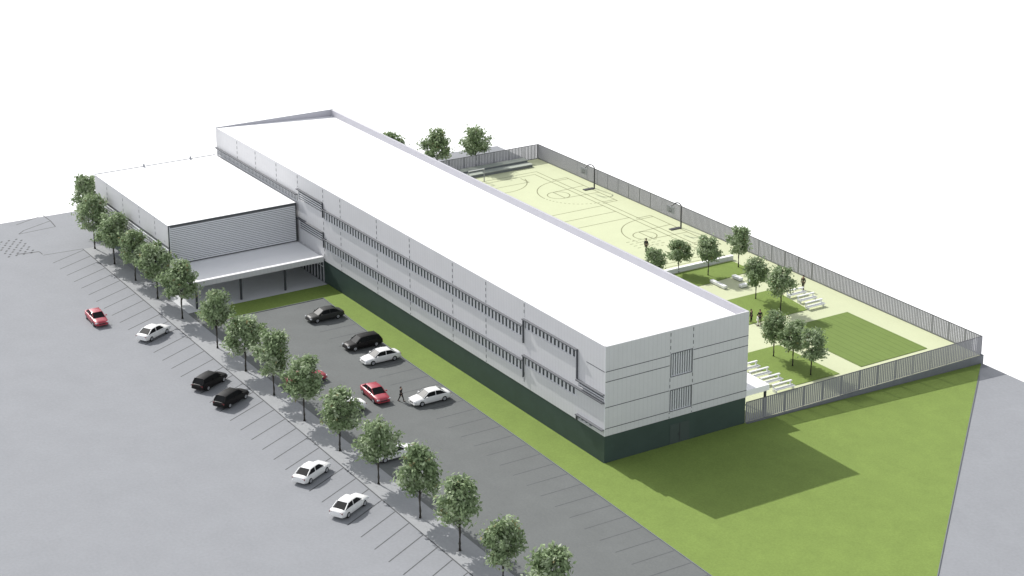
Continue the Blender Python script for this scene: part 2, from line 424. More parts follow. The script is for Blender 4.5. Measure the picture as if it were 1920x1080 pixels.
# dashed panel joints of the cladding
for x in (8.0, 14.7, 22.0, 29.15, 37.3, 42.6, 53.3, 62.4, 73.5, 81.6, 90.35):
    spans = [(11.3 if x < 29.15 or x > 37.4 else 12.3, 14.1)]
    if x > 37: spans += [(6.95, 9.6), (3.5, 5.3)]
    if x > 90: spans = [(12.4, 14.1), (4.0, 5.2)]
    for a, b in spans:
        bm = bmesh.new(); box(bm, x-.07, x+.07, -.012, -.002, a, b); obj('panel_joint', bm, M['dashed'], sch)
for y in (9.08, 12.32):
    for a, b in ((11.55, 14.1), (6.98, 8.45), (3.45, 4.15)):
        bm = bmesh.new(); box(bm, L+.002, L+.012, y-.05, y+.05, a, b); obj('panel_joint', bm, M['dashed'], sch)
for z in (11.26, 10.02, 6.9, 4.3):
    for a, b in ((.0, 9.0), (12.4, W)):
        bm = bmesh.new(); box(bm, L+.002, L+.010, a, b, z-.045, z+.045); obj('panel_joint', bm, M['joint'], sch)
bm = bmesh.new(); box(bm, 103.5, L, -.010, -.002, 11.2, 11.29); obj('panel_joint', bm, M['joint'], sch)
bm = bmesh.new(); box(bm, L-.05, L+.014, -.014, .05, H1, H-.01); obj('corner_trim', bm, M['louvre'], sch)
# side porch on the court side
po = thing('side_porch', 'small white flat-roofed porch on one dark column beside the end wall', 'porch', (0, 0, 0))
bm = bmesh.new(); box(bm, 101.2, L-.15, W+.02, 24.1, 3.42, 4.15); obj('porch_roof', bm, M['roof'], po)
bm = bmesh.new(); tube(bm, [(106.85, 23.65, 0.03), (106.85, 23.65, 3.419)], .17, 12); obj('column', bm, M['column'], po, smooth=False)
bm = bmesh.new(); tube(bm, [(101.6, 23.65, 0.03), (101.6, 23.65, 3.419)], .17, 12); obj('column', bm, M['column'], po)

# ------------------------------------------------------------------ annex and canopy
an = thing('annex_building', 'low white flat-roofed hall with louvred walls in front of the long block', 'building')
XW = -.02
bm = bmesh.new(); box(bm, 0, XA, YA, -.34, 6.7, HA-.03); obj('upper_wall', bm, M['wall'], an)
bm = bmesh.new(); box(bm, -.03, XA+.03, YA-.03, -.34, HA-.03, HA+.02); obj('roof', bm, M['roof'], an)
bm = bmesh.new(); box(bm, -.05, .1, YA-.05, -.35, HA+.021, HA+.09); obj('coping', bm, M['coping'], an)
for y in (-12.3, -4.6):
    bm = bmesh.new(); tube(bm, [(.35, y, HA+.02), (.35, y, HA+.5)], .16, 8); obj('roof_vent', bm, M['coping'], an)
bm = bmesh.new(); box(bm, .12, XA-.16, YA+.14, -.35, 3.45, 6.699); obj('louvre_back', bm, M['louvre_dark'], an)
bm = bmesh.new()
comb(bm, 3.48, 6.68, .0, XA-.3, [(3.62+.40*k, 3.84+.40*k) for k in range(7)], .12, lambda u, d, v: (v, d, u), YA-.02, YA+.13)
obj('side_louvres', bm, M['louvre'], an)
bm = bmesh.new(); box(bm, .05, XA-.1, YA+.05, -.35, -.05, 3.449); obj('ground_floor_wall', bm, M['base'], an)
bm = bmesh.new()
comb(bm, 4.06, HA-.17, YA+.11, -.49, [(4.2+.27*k, 4.37+.27*k) for k in range(20)], .1, lambda u, d, v: (d, v, u), XA+.035, XA+.15)
obj('front_louvres', bm, M['louvre'], an)
bm = bmesh.new(); box(bm, XA+.002, XA+.03, YA+.1, -.36, 4.05, HA-.04); obj('louvre_back', bm, M['louvre_dark'], an)
bm = bmesh.new()
for y in (YA+.04, -.42): box(bm, XA+.002, XA+.2, y-.06, y+.06, 4.05, HA-.035)
box(bm, XA+.034, XA+.2, YA+.11, -.49, HA-.16, HA-.036)
obj('louvre_frame', bm, M['column'], an)
for x in (5.0, 11.5, 18.0, 24.0):
    bm = bmesh.new(); box(bm, x-.06, x+.06, YA-.012, YA-.002, 6.9, 9.7); obj('panel_joint', bm, M['dashed'], an)

bm = bmesh.new(); box(bm, XA-.095, XA-.02, YA+.3, -.4, .0, 3.44); bw = obj('bounce_wall', bm, M['wall'], an)  # pale facing added over the dark base to bounce light under the canopy
bm = bmesh.new(); poly(bm, [(XA, YA-1.2, .005), (37.95, YA-1.2, .005), (37.95, -.1, .005), (XA, -.1, .005)]); obj('shade_lifted_plaza', bm, M['lifted_plaza'], kind='structure')  # floor under the canopy, brightened by its pale colour
cn = thing('entrance_canopy', 'flat white entrance canopy on thin dark columns in front of the louvred hall', 'canopy')
bm = bmesh.new(); box(bm, XA-.09, 37.35, YA-.1, -.32, 3.5, 3.95); obj('canopy_roof', bm, M['roof'], cn)
bm = bmesh.new(); box(bm, 37.351, 37.55, YA-.15, -.32, 3.36, 4.12); obj('fascia', bm, M['wall_end'], cn)
bm = bmesh.new(); box(bm, XA, 37.35, YA-.15, YA-.101, 3.36, 4.12); obj('fascia', bm, M['wall'], cn)
for y in (-19.6, -12.95, -6.15):
    bm = bmesh.new(); tube(bm, [(36.9, y, 0), (36.9, y, 3.499)], .16, 12); obj('column', bm, M['column'], cn)
bm = bmesh.new(); box(bm, XA, 37.0, -.3, -.05, 3.4, 3.96)
obj('canopy_edge', bm, M['wall'], cn)

# ------------------------------------------------------------------ fences and retaining walls
def fence(label, a, b):
    a = Vector(a); b = Vector(b); d = b-a; n = d.length; u = d.normalized(); ang = math.atan2(u.y, u.x)
    t = thing('fence', label, 'fence', a, ang, 'grey slat fences round the court')
    bm = bmesh.new(); nt_ = round((n-.221)/.3); pt = (n-.221)/nt_
    comb(bm, 0, n, .1, 2.6, [(pt*k, pt*k+.225) for k in range(nt_+1)], .06, lambda u, dd, v: (u, dd, v), -.02, .02)
    obj('slat_panel', bm, M['fence'], t)
    bm = bmesh.new()
    box(bm, 0, n, -.035, .035, 2.601, 2.69)
    obj('rail', bm, M['fencepost'], t)
    k = max(1, round(n/3.0))
    for i in range(k+1):
        bm = bmesh.new(); x = n*i/k; box(bm, max(0, x-.04), min(n, x+.04), .021, .09, 0, 2.6); obj('post', bm, M['fence'], t)
fence('long grey slat fence along the right side of the court', (XF0+.02, YF-.06, .03), (XF1-.02, YF-.06, .03))
fence('grey slat fence closing the far end of the court behind the bleachers', (XF0+.06, W+3, .03), (XF0+.06, YF-.10, .03))
fence('grey slat fence at the near end of the court above the lawn', (XF1-.06, W+.1, .03), (XF1-.06, YF-.10, .03))
def rwall(label, x0, x1, y0, y1):
    t = thing('retaining_wall', label, 'wall', (x0, y0, 0), 0, 'retaining walls round the court')
    bm = bmesh.new(); box(bm, 0, x1-x0, 0, y1-y0, -1.6, .06); obj('wall', bm, M['retain'], t)
    bm = bmesh.new(); box(bm, -.02, x1-x0+.02, -.0, y1-y0+.02, .062, .10); obj('coping', bm, M['retain'], t)
rwall('low grey concrete retaining wall under the near fence, at the edge of the lawn', XF1+.001, XF1+.22, W+.05, YF+.22)
rwall('low grey concrete retaining wall under the long side fence', XF0, XF1, YF+.001, YF+.22)
rwall('low grey concrete wall under the far fence', XF0-.22, XF0-.001, W+.05, YF+.22)

# ------------------------------------------------------------------ trees
def tree_meshes(seed, n_leaf=3100):
    rnd = random.Random(seed)
    bm = bmesh.new()
    tube(bm, [(0, 0, -.03), (.02, 0, .8), (-.03, .02, 2.0), (.03, -.02, 3.2), (0, 0, 4.6), (.03, .03, 6.3)], [.17, .135, .12, .11, .08, .03], 8)
    for k in range(9):
        a = k*2.4 + rnd.uniform(-.3, .3); z = 2.5 + k*.33
        r = rnd.uniform(1.0, 1.6)*(1 - .05*k)
        tube(bm, [(0, 0, z), (r*.4*math.cos(a), r*.4*math.sin(a), z+.55), (r*math.cos(a), r*math.sin(a), z+rnd.uniform(1.1, 1.7))], [.06, .042, .016], 5)
    prof = [(2.8, .55), (3.3, 1.2), (4.0, 1.75), (4.8, 1.95), (5.6, 1.85), (6.5, 1.5), (7.3, 1.1), (8.1, .55)]
    def rad(z):
        for (za, ra), (zb, rb) in zip(prof, prof[1:]):
            if za <= z <= zb: return ra+(rb-ra)*(z-za)/(zb-za)
        return .3
    lb = bmesh.new(); tints = []
    clusters = []
    for k in range(46):
        z = rnd.uniform(3.2, 7.5); a = rnd.uniform(0, 2*PI)
        r = rad(z)*math.sqrt(rnd.uniform(.15, 1))*.98
        clusters.append((Vector((r*math.cos(a), r*math.sin(a), z)), rnd.uniform(.22, .46), rnd.random()))
    per = n_leaf//len(clusters)
    for c, s, tone in clusters:
        stem = Vector((c.x, c.y, (c.z-3.6)*.9)).normalized()
        for i in range(int(per*(s/.34)**2)):
            # twigs reach outwards and up from the middle, so the outline stays ragged
            q = c + Vector((rnd.gauss(0, s), rnd.gauss(0, s), rnd.gauss(0, s*.8))) + stem*max(0, rnd.gauss(0, .42))
            if q.z < 3.0 or q.z > 7.95: continue
            out = Vector((q.x, q.y, (q.z-4.6)*.7)); out = out.normalized() if out.length > .01 else Vector((0, 0, 1))
            nrm = (out*.6 + Vector((rnd.gauss(0, .8), rnd.gauss(0, .8), rnd.gauss(.45, .7)))).normalized()
            u = (stem + Vector((rnd.gauss(0, .7), rnd.gauss(0, .7), rnd.gauss(0, .7)))); u = (u - nrm*u.dot(nrm)).normalized(); v = nrm.cross(u)
            sz = rnd.uniform(.17, .33)
            lb.faces.new([lb.verts.new(q + sz*k1*u + sz*k2*v*.5) for k1, k2 in ((-1, 0), (0, -1), (1, 0), (0, 1))])
            t = .6*tone + .4*rnd.random()
            dark = Vector((.16, .225, .105)); mid = Vector((.31, .395, .22)); pale = Vector((.54, .59, .44))
            col = dark.lerp(mid, min(1, t*1.6)) if t < .62 else mid.lerp(pale, (t-.62)/.38)
            if rnd.random() < .012: col = Vector((.27, .24, .12))
            tints.append(col)
    me_t = bpy.data.meshes.new('trunk'); bmesh.ops.recalc_face_normals(bm, faces=bm.faces); bm.to_mesh(me_t); bm.free()
    me_t.materials.append(M['bark'])
    for f in me_t.polygons: f.use_smooth = True
    me_c = bpy.data.meshes.new('crown'); lb.to_mesh(me_c); lb.free(); me_c.materials.append(M['leaf'])
    at = me_c.attributes.new('tint', 'FLOAT_COLOR', 'FACE')
    for i, col in enumerate(tints): at.data[i].color = (*col, 1)
    return me_t, me_c
VARS = [tree_meshes(s) for s in (3, 11, 23, 42, 57)]
def tree(name, label, loc, k, rz, sxy, sz, group):
    t = thing(name, label, 'tree', loc, rz, group); t.scale = (sxy, sxy, sz)
    for nm, me in zip(('trunk', 'crown'), VARS[k % len(VARS)]):
        o = bpy.data.objects.new(nm, me); C.objects.link(o); o.parent = t
    return t
ROW = [(5.16, -22.64), (13.34, -22.62), (21.68, -22.6), (30.29, -22.7), (39.31, -22.78), (51.61, -22.99), (60.71, -23.09), (69.5, -23.3),
       (78.33, -23.48), (87.96, -23.67), (97.9, -23.96), (107.39, -24.02), (115.91, -24.13), (124.58, -24.29), (133.5, -24.45)]
WHERE = ['second street tree from the far end, before the dark wall of the low hall',
         'third street tree from the far end, before the low hall',
         'fourth street tree from the far end, before the low hall',
         'fifth street tree from the far end, at the near corner of the low hall',
         'street tree in front of the left end of the entrance canopy',
         'street tree in front of the canopy columns, beside the shaded grass strip',
         'street tree just past the shaded grass strip, opposite the grey parked car',
         'street tree opposite the black parked car, left of the red car under the leaves',
         'street tree whose crown hides the red parked car',
         'street tree whose crown hides the grey parked car by the aisle',
         'street tree whose crown half hides the white parked car',
         'street tree just right of the half hidden white car',
         'fourth tree from the near end of the street row',
         'second last street tree, its trunk base cut by the bottom picture edge',
         'last street tree, only the crown showing at the bottom edge']
tree('street_tree', 'tall street tree at the far left end, rising beyond the low hall corner', (-4.6, -20.0, 0), 1, .7, 1.0, 1.08, 'street trees along the parking')
for i, ((x, y), lb) in enumerate(zip(ROW, WHERE)):
    tree('street_tree', lb, (x, y, 0), i*2+i//5, i*1.9, 1.0+.07*math.sin(i*2.3), 1.01+.05*math.cos(i*1.7), 'street trees along the parking')
CT = [(62.2, 40.0, .74, .63, 'courtyard tree half hidden behind the long roof edge, nearest the ball court'),
      (61.0, 45.3, .76, .62, 'courtyard tree at the building end of the white planter wall'),
      (64.4, 48.1, .76, .76, 'courtyard tree in front of the white planter wall, on the first lawn'),
      (64.1, 53.9, .76, .78, 'courtyard tree at the fence end of the white planter wall'),
      (75.6, 47.8, .78, .77, 'left tree of the pair on the middle courtyard lawn'),
      (81.2, 47.6, .80, .80, 'right tree of the pair on the middle courtyard lawn'),
      (93.1, 36.5, .76, .78, 'left tree of the three on the near courtyard lawn'),
      (96.9, 36.5, .76, .78, 'middle tree of the three on the near courtyard lawn'),
      (100.4, 36.5, .76, .79, 'right tree of the three on the near courtyard lawn')]
for i, (x, y, a, b, lb) in enumerate(CT): tree('courtyard_tree', lb, (x, y, .03), i*3+1, i*2.1+.4, a, b, 'small trees in the courtyard')
for i, (x, y, b, lb) in enumerate([(-.5, 47.9, 1.0, 'lone tree by the far fence, right of three beyond the roof'), (-.5, 40.2, 1.06, 'middle tree of three beyond the roof'), (-.5, 31.6, 1.12, 'tree top just showing over the roof edge, left of three')]):
    tree('back_tree', lb, (x, y, gz(x, y)+.0), i+2, i*1.3, 1.0, b, 'trees beyond the far end of the roof')

# ------------------------------------------------------------------ cars
def loft(bm, rings):
    R = [[bm.verts.new(q) for q in r] for r in rings]
    n = len(R[0])
    for a, b in zip(R, R[1:]):
        for k in range(n): bm.faces.new((a[k], a[(k+1) % n], b[(k+1) % n], b[k]))
    bm.faces.new(R[0][::-1]); bm.faces.new(R[-1])
def section(x, w, z0, z1, n=0, tuck=.86, crown=.03):
    """closed ring across the car: y half-width w, from sill z0 to shoulder z1"""
    zm = z0 + (z1-z0)*.55
    pts = [(-w*.9, z0), (-w, z0+.12), (-w*1.0, zm), (-w*.97, z1-.08), (-w*tuck, z1), (-w*.4, z1+crown), (w*.4, z1+crown), (w*tuck, z1), (w*.97, z1-.08), (w, zm), (w, z0+.12), (w*.9, z0)]
    return [(x, y, z) for y, z in pts]
def car_parts(body):
    """meshes of one car, nose to +x, 4.6 m long; returns list of (name, mesh, slot, [children])"""
    out = []
    hatch = body == 'hatch'
    bm = bmesh.new()
    sec = [(-2.28, .72, .36, .72), (-2.22, .80, .28, .84), (-1.9, .87, .22, .90 if not hatch else .95), (-1.2, .89, .20, .93 if not hatch else .97), (0, .90, .20, .93), (.75, .90, .20, .92), (1.3, .89, .20, .86), (1.9, .86, .22, .78), (2.22, .78, .28, .70), (2.30, .68, .38, .60)]
    loft(bm, [section(*s) for s in sec])
    out.append(('body', bm, 'paint'))
    # greenhouse: glass loft, roof and pillars in body colour
    if hatch: G = [(-2.12, .72, .95), (-1.75, .62, 1.44), (-.9, .63, 1.52), (.1, .63, 1.52), (.55, .62, 1.45), (1.25, .74, .90)]
    else: G = [(-1.75, .70, .93), (-1.05, .62, 1.36), (-.5, .63, 1.43), (.1, .63, 1.43), (.45, .62, 1.38), (1.2, .74, .90)]
    base = .88
    bm = bmesh.new()
    rings = []
    for x, w, z in G:
        wb = .78
        rings.append([(x, -wb, base-.02), (x, -w - (wb-w)*(1-(z-base)/.6)*.4, z-.04), (x, -w*.8, z), (x, w*.8, z), (x, w + (wb-w)*(1-(z-base)/.6)*.4, z-.04), (x, wb, base-.02)])
    loft(bm, rings)
    out.append(('window_glass', bm, 'glass'))
    bm = bmesh.new()
    rr = [g for g in G[1:-1]]
    rings = [[(x, -w-.01, z-.03), (x, -w*.8, z+.025), (x, w*.8, z+.025), (x, w+.01, z-.03), (x, w*.7, z-.06), (x, -w*.7, z-.06)] for x, w, z in rr]
    loft(bm, rings); out.append(('roof', bm, 'paint'))
    for s in (-1, 1):
        def bar(p, q, r=.035):
            bm = bmesh.new(); tube(bm, [p, q], r, 5); out.append(('pillar', bm, 'paint'))
        a, b2, f2, f1 = G[0], G[1], G[-2], G[-1]
        bar((f1[0]-.02, s*.75, .90), (f2[0], s*(f2[1]+.005), f2[2]-.02), .045)
        bar((a[0]+.02, s*.74, .93), (b2[0], s*(b2[1]+.005), b2[2]-.02), .06)
        mx = -.35; bar((mx, s*.79, .90), (mx, s*.655, 1.40), .04)
    for s in (-1, 1):
        bm = bmesh.new(); box(bm, 2.12, 2.285, s*.64-.17, s*.64+.17, .54, .68); out.append(('headlight', bm, 'lamp'))
        bm = bmesh.new(); box(bm, -2.262, -2.1, s*.62-.16, s*.62+.16, .64, .80); out.append(('taillight', bm, 'tail'))
        bm = bmesh.new(); obox(bm, Matrix.Translation((.85, s*.98, .98)), .14, .18, .12); out.append(('mirror', bm, 'paint'))
    bm = bmesh.new(); box(bm, 2.2, 2.315, -.4, .4, .42, .54); out.append(('grille', bm, 'trim'))
    bm = bmesh.new(); box(bm, -2.32, -2.18, -.74, .74, .36, .50); out.append(('bumper', bm, 'bumper'))
    bm = bmesh.new(); box(bm, 2.18, 2.345, -.70, .70, .30, .42); out.append(('bumper', bm, 'bumper'))
    return out
def wheel_mesh():
    bm = bmesh.new()
    tube(bm, [(0, -.11, .32), (0, -.07, .32), (0, .07, .32), (0, .11, .32)], [.27, .32, .32, .27], 18)
    me = bpy.data.meshes.new('wheel'); bmesh.ops.recalc_face_normals(bm, faces=bm.faces); bm.to_mesh(me); bm.free(); me.materials.append(M['tyre'])
    bm = bmesh.new(); tube(bm, [(0, -.118, .32), (0, .118, .32)], .19, 14)
    for k in range(5):
        a = 2*PI*k/5; tube(bm, [(0, .12, .32), (.15*math.cos(a), .123, .32+.15*math.sin(a))], .02, 4)
    mr = bpy.data.meshes.new('rim'); bmesh.ops.recalc_face_normals(bm, faces=bm.faces); bm.to_mesh(mr); bm.free(); mr.materials.append(M['rim'])
    return me, mr
WHEEL, RIM = wheel_mesh()
CAR_CACHE = {}
def car(label, x, y, heading, paint, body='sedan'):
    key = (paint, body)
    if key not in CAR_CACHE:
        pm = {'paint': M[paint], 'glass': M['car_glass'], 'lamp': M['lamp_clear'], 'tail': M['lamp_red'], 'trim': M['trim'], 'bumper': M[paint]}
        lst = []
        for nm, bm, slot in car_parts(body):
            bmesh.ops.recalc_face_normals(bm, faces=bm.faces)
            if nm == 'body': bmesh.ops.bevel(bm, geom=[e for e in bm.edges if e.calc_face_angle(0) > .9], offset=.03, segments=2, affect='EDGES')
            me = bpy.data.meshes.new(nm); bm.to_mesh(me); bm.free(); me.materials.append(pm[slot])
            if nm in ('body', 'roof'):
                for f in me.polygons: f.use_smooth = True
                me.set_sharp_from_angle(angle=math.radians(38))
            lst.append((nm, me))
        CAR_CACHE[key] = lst
    t = thing('parked_car', label, 'car', (x, y, .006), heading, 'cars on the two car parks'); t.scale = (1.12, 1.10, 1.10)
    for nm, me in CAR_CACHE[key]:
        o = bpy.data.objects.new(nm, me); C.objects.link(o); o.parent = t
    for wx in (-1.36, 1.42):
        for s in (-1, 1):
            w = bpy.data.objects.new('wheel', WHEEL); C.objects.link(w); w.parent = t; w.location = (wx, s*.80, 0); w.rotation_euler = (0, 0, 0 if s > 0 else PI)
            r = bpy.data.objects.new('rim', RIM); C.objects.link(r); r.parent = w
    return t
HB = math.atan2(5.7, -3.1)
car('small red car driving alone on the open street pavement', 34.0, -33.0, math.radians(-3), 'red_paint')
car('white sedan parked alone in the street bays near the far end', 43.2, -28.5, HB, 'white_paint')
car('black hatchback in the street bays, the farther of two side by side', 62.3, -28.7, HB, 'black_paint', 'hatch')
car('black hatchback in the street bays, the nearer of two side by side', 68.6, -28.6, HB, 'black_paint', 'hatch')
car('white sedan in the street bays, the farther of the two nearest white ones', 92.2, -29.4, HB, 'white_paint')
car('white sedan nearest to the viewer in the street bays', 101.7, -29.6, HB, 'white_paint')
car('dark grey sedan parked by the grass strip close to the entrance canopy', 49.8, -6.4, -PI/2, 'grey_paint')
car('black hatchback by the grass strip, next to a white sedan', 61.4, -6.7, -PI/2, 'black_paint', 'hatch')
car('white sedan by the grass strip, next to the black hatchback', 66.9, -7.0, -PI/2, 'white_paint')
car('red car driving in the aisle of the inner car park, beside a walking person', 76.8, -13.1, math.radians(-3), 'red_paint')
car('white sedan by the grass strip, right of the walking person', 81.4, -8.0, -PI/2, 'white_paint')
car('white sedan mostly hidden behind a street tree, left of the red car in the aisle', 78.6, -18.2, -PI/2, 'white_paint')
car('white sedan half hidden between two street trees, nearest in the inner car park', 92.7, -19.3, PI/2, 'white_paint')
car('red car almost hidden behind the leaves of a street tree', 68.0, -18.2, PI/2, 'red_paint')

# ------------------------------------------------------------------ people
def skin_mesh(name, verts, edges, root=0, sub=1):
    """verts: (x,y,z,r)"""
    me = bpy.data.meshes.new(name); me.from_pydata([v[:3] for v in verts], edges, [])
    o = bpy.data.objects.new(name, me); C.objects.link(o)
    o.modifiers.new('skin', 'SKIN'); s = o.modifiers.new('sub', 'SUBSURF'); s.levels = sub; s.render_levels = sub
    sv = me.skin_vertices[0].data
    for i, v in enumerate(verts):
        r = v[3]; sv[i].radius = r if isinstance(r, tuple) else (r, r); sv[i].use_root = (i == root)
    dg = bpy.context.evaluated_depsgraph_get(); dg.update()
    ev = o.evaluated_get(dg); m2 = bpy.data.meshes.new_from_object(ev)
    bpy.data.objects.remove(o); bpy.data.meshes.remove(me)
    m2.name = name
    for f in m2.polygons: f.use_smooth = True
    return m2
def person_meshes(stride):
    V = []; E = []
    def add(v, parent=None):
        V.append(v); i = len(V)-1
        if parent is not None: E.append((parent, i))
        return i
    pel = add((0, 0, .95, (.15, .11))); sp = add((0, 0, 1.18, (.13, .10)), pel); ch = add((0, .0, 1.36, (.17, .12)), sp)
    nk = add((0, 0, 1.52, .055), ch); hd0 = add((.015, 0, 1.60, .075), nk); hd = add((.01, 0, 1.68, .098), hd0); hd2 = add((0, 0, 1.755, .075), hd)
    nose = add((.115, 0, 1.665, .016), hd)
    for s in (-1, 1): add((0, s*.10, 1.67, .02), hd)
    legs = []; arms = []
    for s in (-1, 1):
        f = s*stride
        hip = add((0, s*.095, .88, .092), pel); kn = add((f*.16+.03, s*.10, .50, .062), hip); an_ = add((f*.30 - (.05 if f < 0 else 0), s*.10, .09, .042), kn)
        toe = add((f*.30+.15, s*.11, .04, .038), an_); legs.append((hip, kn, an_, toe))
        sh = add((0, s*.19, 1.43, .062), ch); el = add((-f*.10-.03, s*.26, 1.14, .046), sh); wr = add((-f*.16+.05, s*.27, .91, .032), el)
        pm = add((-f*.16+.06, s*.27, .85, (.038, .022)), wr)
        for k, (dx, ln) in enumerate(((-.03, .06), (-.01, .075), (.01, .08), (.028, .072))):
            a = add((-f*.16+.06+dx, s*.27, .80, .009), pm); b = add((-f*.16+.07+dx, s*.255, .80-ln*.55, .0085), a); add((-f*.16+.075+dx, s*.235, .80-ln, .007), b)
        a = add((-f*.16+.105, s*.262, .85, .011), pm); add((-f*.16+.125, s*.25, .80, .009), a)
        arms.append((sh, el, wr))
    body = skin_mesh('person', V, E, pel)
    def grow(ids_edges, k, extra):
        ids = sorted({i for e in ids_edges for i in e}); mp = {i: n for n, i in enumerate(ids)}
        vs = []
        for i in ids:
            x, y, z, r = V[i]; r = r if isinstance(r, tuple) else (r, r)
            vs.append((x, y, z, (r[0]*k+extra, r[1]*k+extra)))
        return vs, [(mp[a], mp[b]) for a, b in ids_edges]
    je = [(pel, sp), (sp, ch)]; te = []
    for (h, k, a, t), (sh, el, wr) in zip(legs, arms):
        je += [(ch, sh), (sh, el), (el, wr)]; te += [(pel, h), (h, k), (k, a)]
    jacket = skin_mesh('jacket', *grow(je, 1.05, .022)); trousers = skin_mesh('trousers', *grow(te, 1.03, .016))
    hair = skin_mesh('hair', [(-.03, 0, 1.70, .092), (-.02, 0, 1.765, .082), (-.06, 0, 1.62, .06)], [(0, 1), (0, 2)])
    bm = bmesh.new()
    for h, k, a, t in legs:
        ax, ay, az, _ = V[a]; tx, ty, tz, _ = V[t]
        v = box(bm, ax-.07, tx+.05, ay-.05, ay+.05, 0, .09)
        for q in v:
            if q.co.x > tx and q.co.z > .05: q.co.z = .05
    shoes = bpy.data.meshes.new('shoes'); bmesh.ops.recalc_face_normals(bm, faces=bm.faces); bm.to_mesh(shoes); bm.free()
    return body, jacket, trousers, hair, shoes
PM = {'walk': person_meshes(1.0), 'stand': person_meshes(.12)}
def person(label, x, y, z, rz, pose, top, bottom, s=1.0):
    ms = PM[pose]
    def slot(me, m):
        me = me.copy(); me.materials.clear(); me.materials.append(M[m]); return me
    o = bpy.data.objects.new('person', slot(ms[0], 'skin')); C.objects.link(o); o.location = (x, y, z); o.rotation_euler = (0, 0, rz); o.scale = (s, s, s)
    tag(o, label, 'person')
    for nm, me, m in (('jacket', ms[1], top), ('trousers', ms[2], bottom), ('hair', ms[3], 'hair'), ('shoes', ms[4], 'shoe')):
        c = bpy.data.objects.new(nm, slot(me, m)); C.objects.link(c); c.parent = o
person('person in black clothes walking between the red car and a white sedan', 79.5, -10.95, .006, .5, 'walk', 'cloth_black', 'cloth_black', 1.05)
person('person in dark olive clothes standing by the long court fence behind the benches', 76.2, 55.9, .03, -1.2, 'stand', 'cloth_brown', 'cloth_brown', 1.18)
person('person in a dark jacket and dark trousers standing on the court near the roof edge', 51.2, 46.6, .03, 2.0, 'stand', 'cloth_dark', 'cloth_brown', 1.18)
person('person in black jacket by the building corner, above the one in white', 83.1, 42.4, .03, -.6, 'walk', 'cloth_black', 'cloth_dark', 1.1)
person('person in dark clothes closest to the building corner', 82.1, 41.7, .03, .4, 'stand', 'cloth_dark', 'cloth_black', 1.05)
person('person all in white standing between the two dark figures by the building corner', 83.6, 41.6, .03, 1.0, 'stand', 'cloth_white', 'cloth_white', .92)
person('person in dark clothes in the shade of the right tree of the pair', 83.6, 43.9, .03, 2.6, 'stand', 'cloth_black', 'cloth_black', 1.1)

# ------------------------------------------------------------------ court furniture
def bench():
    t = thing('bench', '', 'bench')
    bm = bmesh.new(); box(bm, -.05, .62, -1.55, 1.55, .38, .48); obj('seat', bm, M['concrete'], t)
    bm = bmesh.new(); box(bm, -.30, -.02, -1.55, 1.55, .82, .95); obj('backrest', bm, M['concrete'], t)
    for y in (-1.35, 1.35):
        bm = bmesh.new(); box(bm, -.2, .5, y-.08, y+.08, 0, .379); box(bm, -.22, -.1, y-.08, y+.08, .38, .819); obj('leg', bm, M['louvre'], t)
    return t
B0 = bench()
BL = [((101.95, 30.6), 'nearest white bench beside the near lawn, next to the porch'), ((99.55, 30.7), 'second white bench from the near fence, behind the porch roof'),
      ((97.2, 30.8), 'third white bench from the near fence, beside the near lawn'), ((94.85, 30.9), 'fourth white bench from the near fence, at the building edge'),
      ((91.9, 30.4), 'fifth white bench from the near fence, left of the tree of the near lawn'), ((89.6, 31.4), 'farthest white bench in the row along the building'),
      ((82.4, 52.6), 'right end white bench beside the middle lawn, nearest the mown lawn'), ((79.9, 53.3), 'middle white bench beside the middle lawn'),
      ((77.5, 53.4), 'white bench under the standing person beside the middle lawn')]
for i, ((x, y), lb) in enumerate(BL):
    if i == 0: B0.location = (x, y, .03); B0['label'] = lb; B0['group'] = 'white benches in the courtyard'
    else: dup(B0, (x, y, .03), 0, lb, 'white benches in the courtyard')
def block(label, x, y, sx, sy, rz=0):
    t = thing('seat_block', label, 'seat', (x, y, .03), rz, 'pale seat blocks round the small square')
    bm = bmesh.new(); box(bm, -sx/2, sx/2, -sy/2, sy/2, .10, .48)
    bmesh.ops.bevel(bm, geom=bm.edges[:], offset=.03, segments=1, affect='EDGES'); obj('seat', bm, M['concrete'], t)
    bm = bmesh.new(); box(bm, -sx/2+.08, sx/2-.08, -sy/2+.08, sy/2-.08, 0, .099); obj('plinth', bm, M['retain'], t)
block('long pale seat block at the building side of the small square', 68.6, 46.7, 3.3, .6)
block('short pale seat block at the far side of the small square, next to the lawn', 68.0, 50.6, 1.8, .7)
block('short pale seat block at the right side of the small square', 70.9, 49.4, .7, 1.3)
block('pale seat block under the left tree of the pair', 70.3, 51.4, 1.3, .7)
pw = thing('planter_wall', 'low white wall along the first courtyard lawn, facing the ball court', 'wall', (60.75, 34.5, .03))
bm = bmesh.new(); box(bm, -.2, .3, 0, 20.9, 0, .62); obj('wall', bm, M['concrete'], pw)
bm = bmesh.new(); box(bm, -.23, .33, -.03, 20.93, .621, .68); obj('coping', bm, M['roof'], pw)

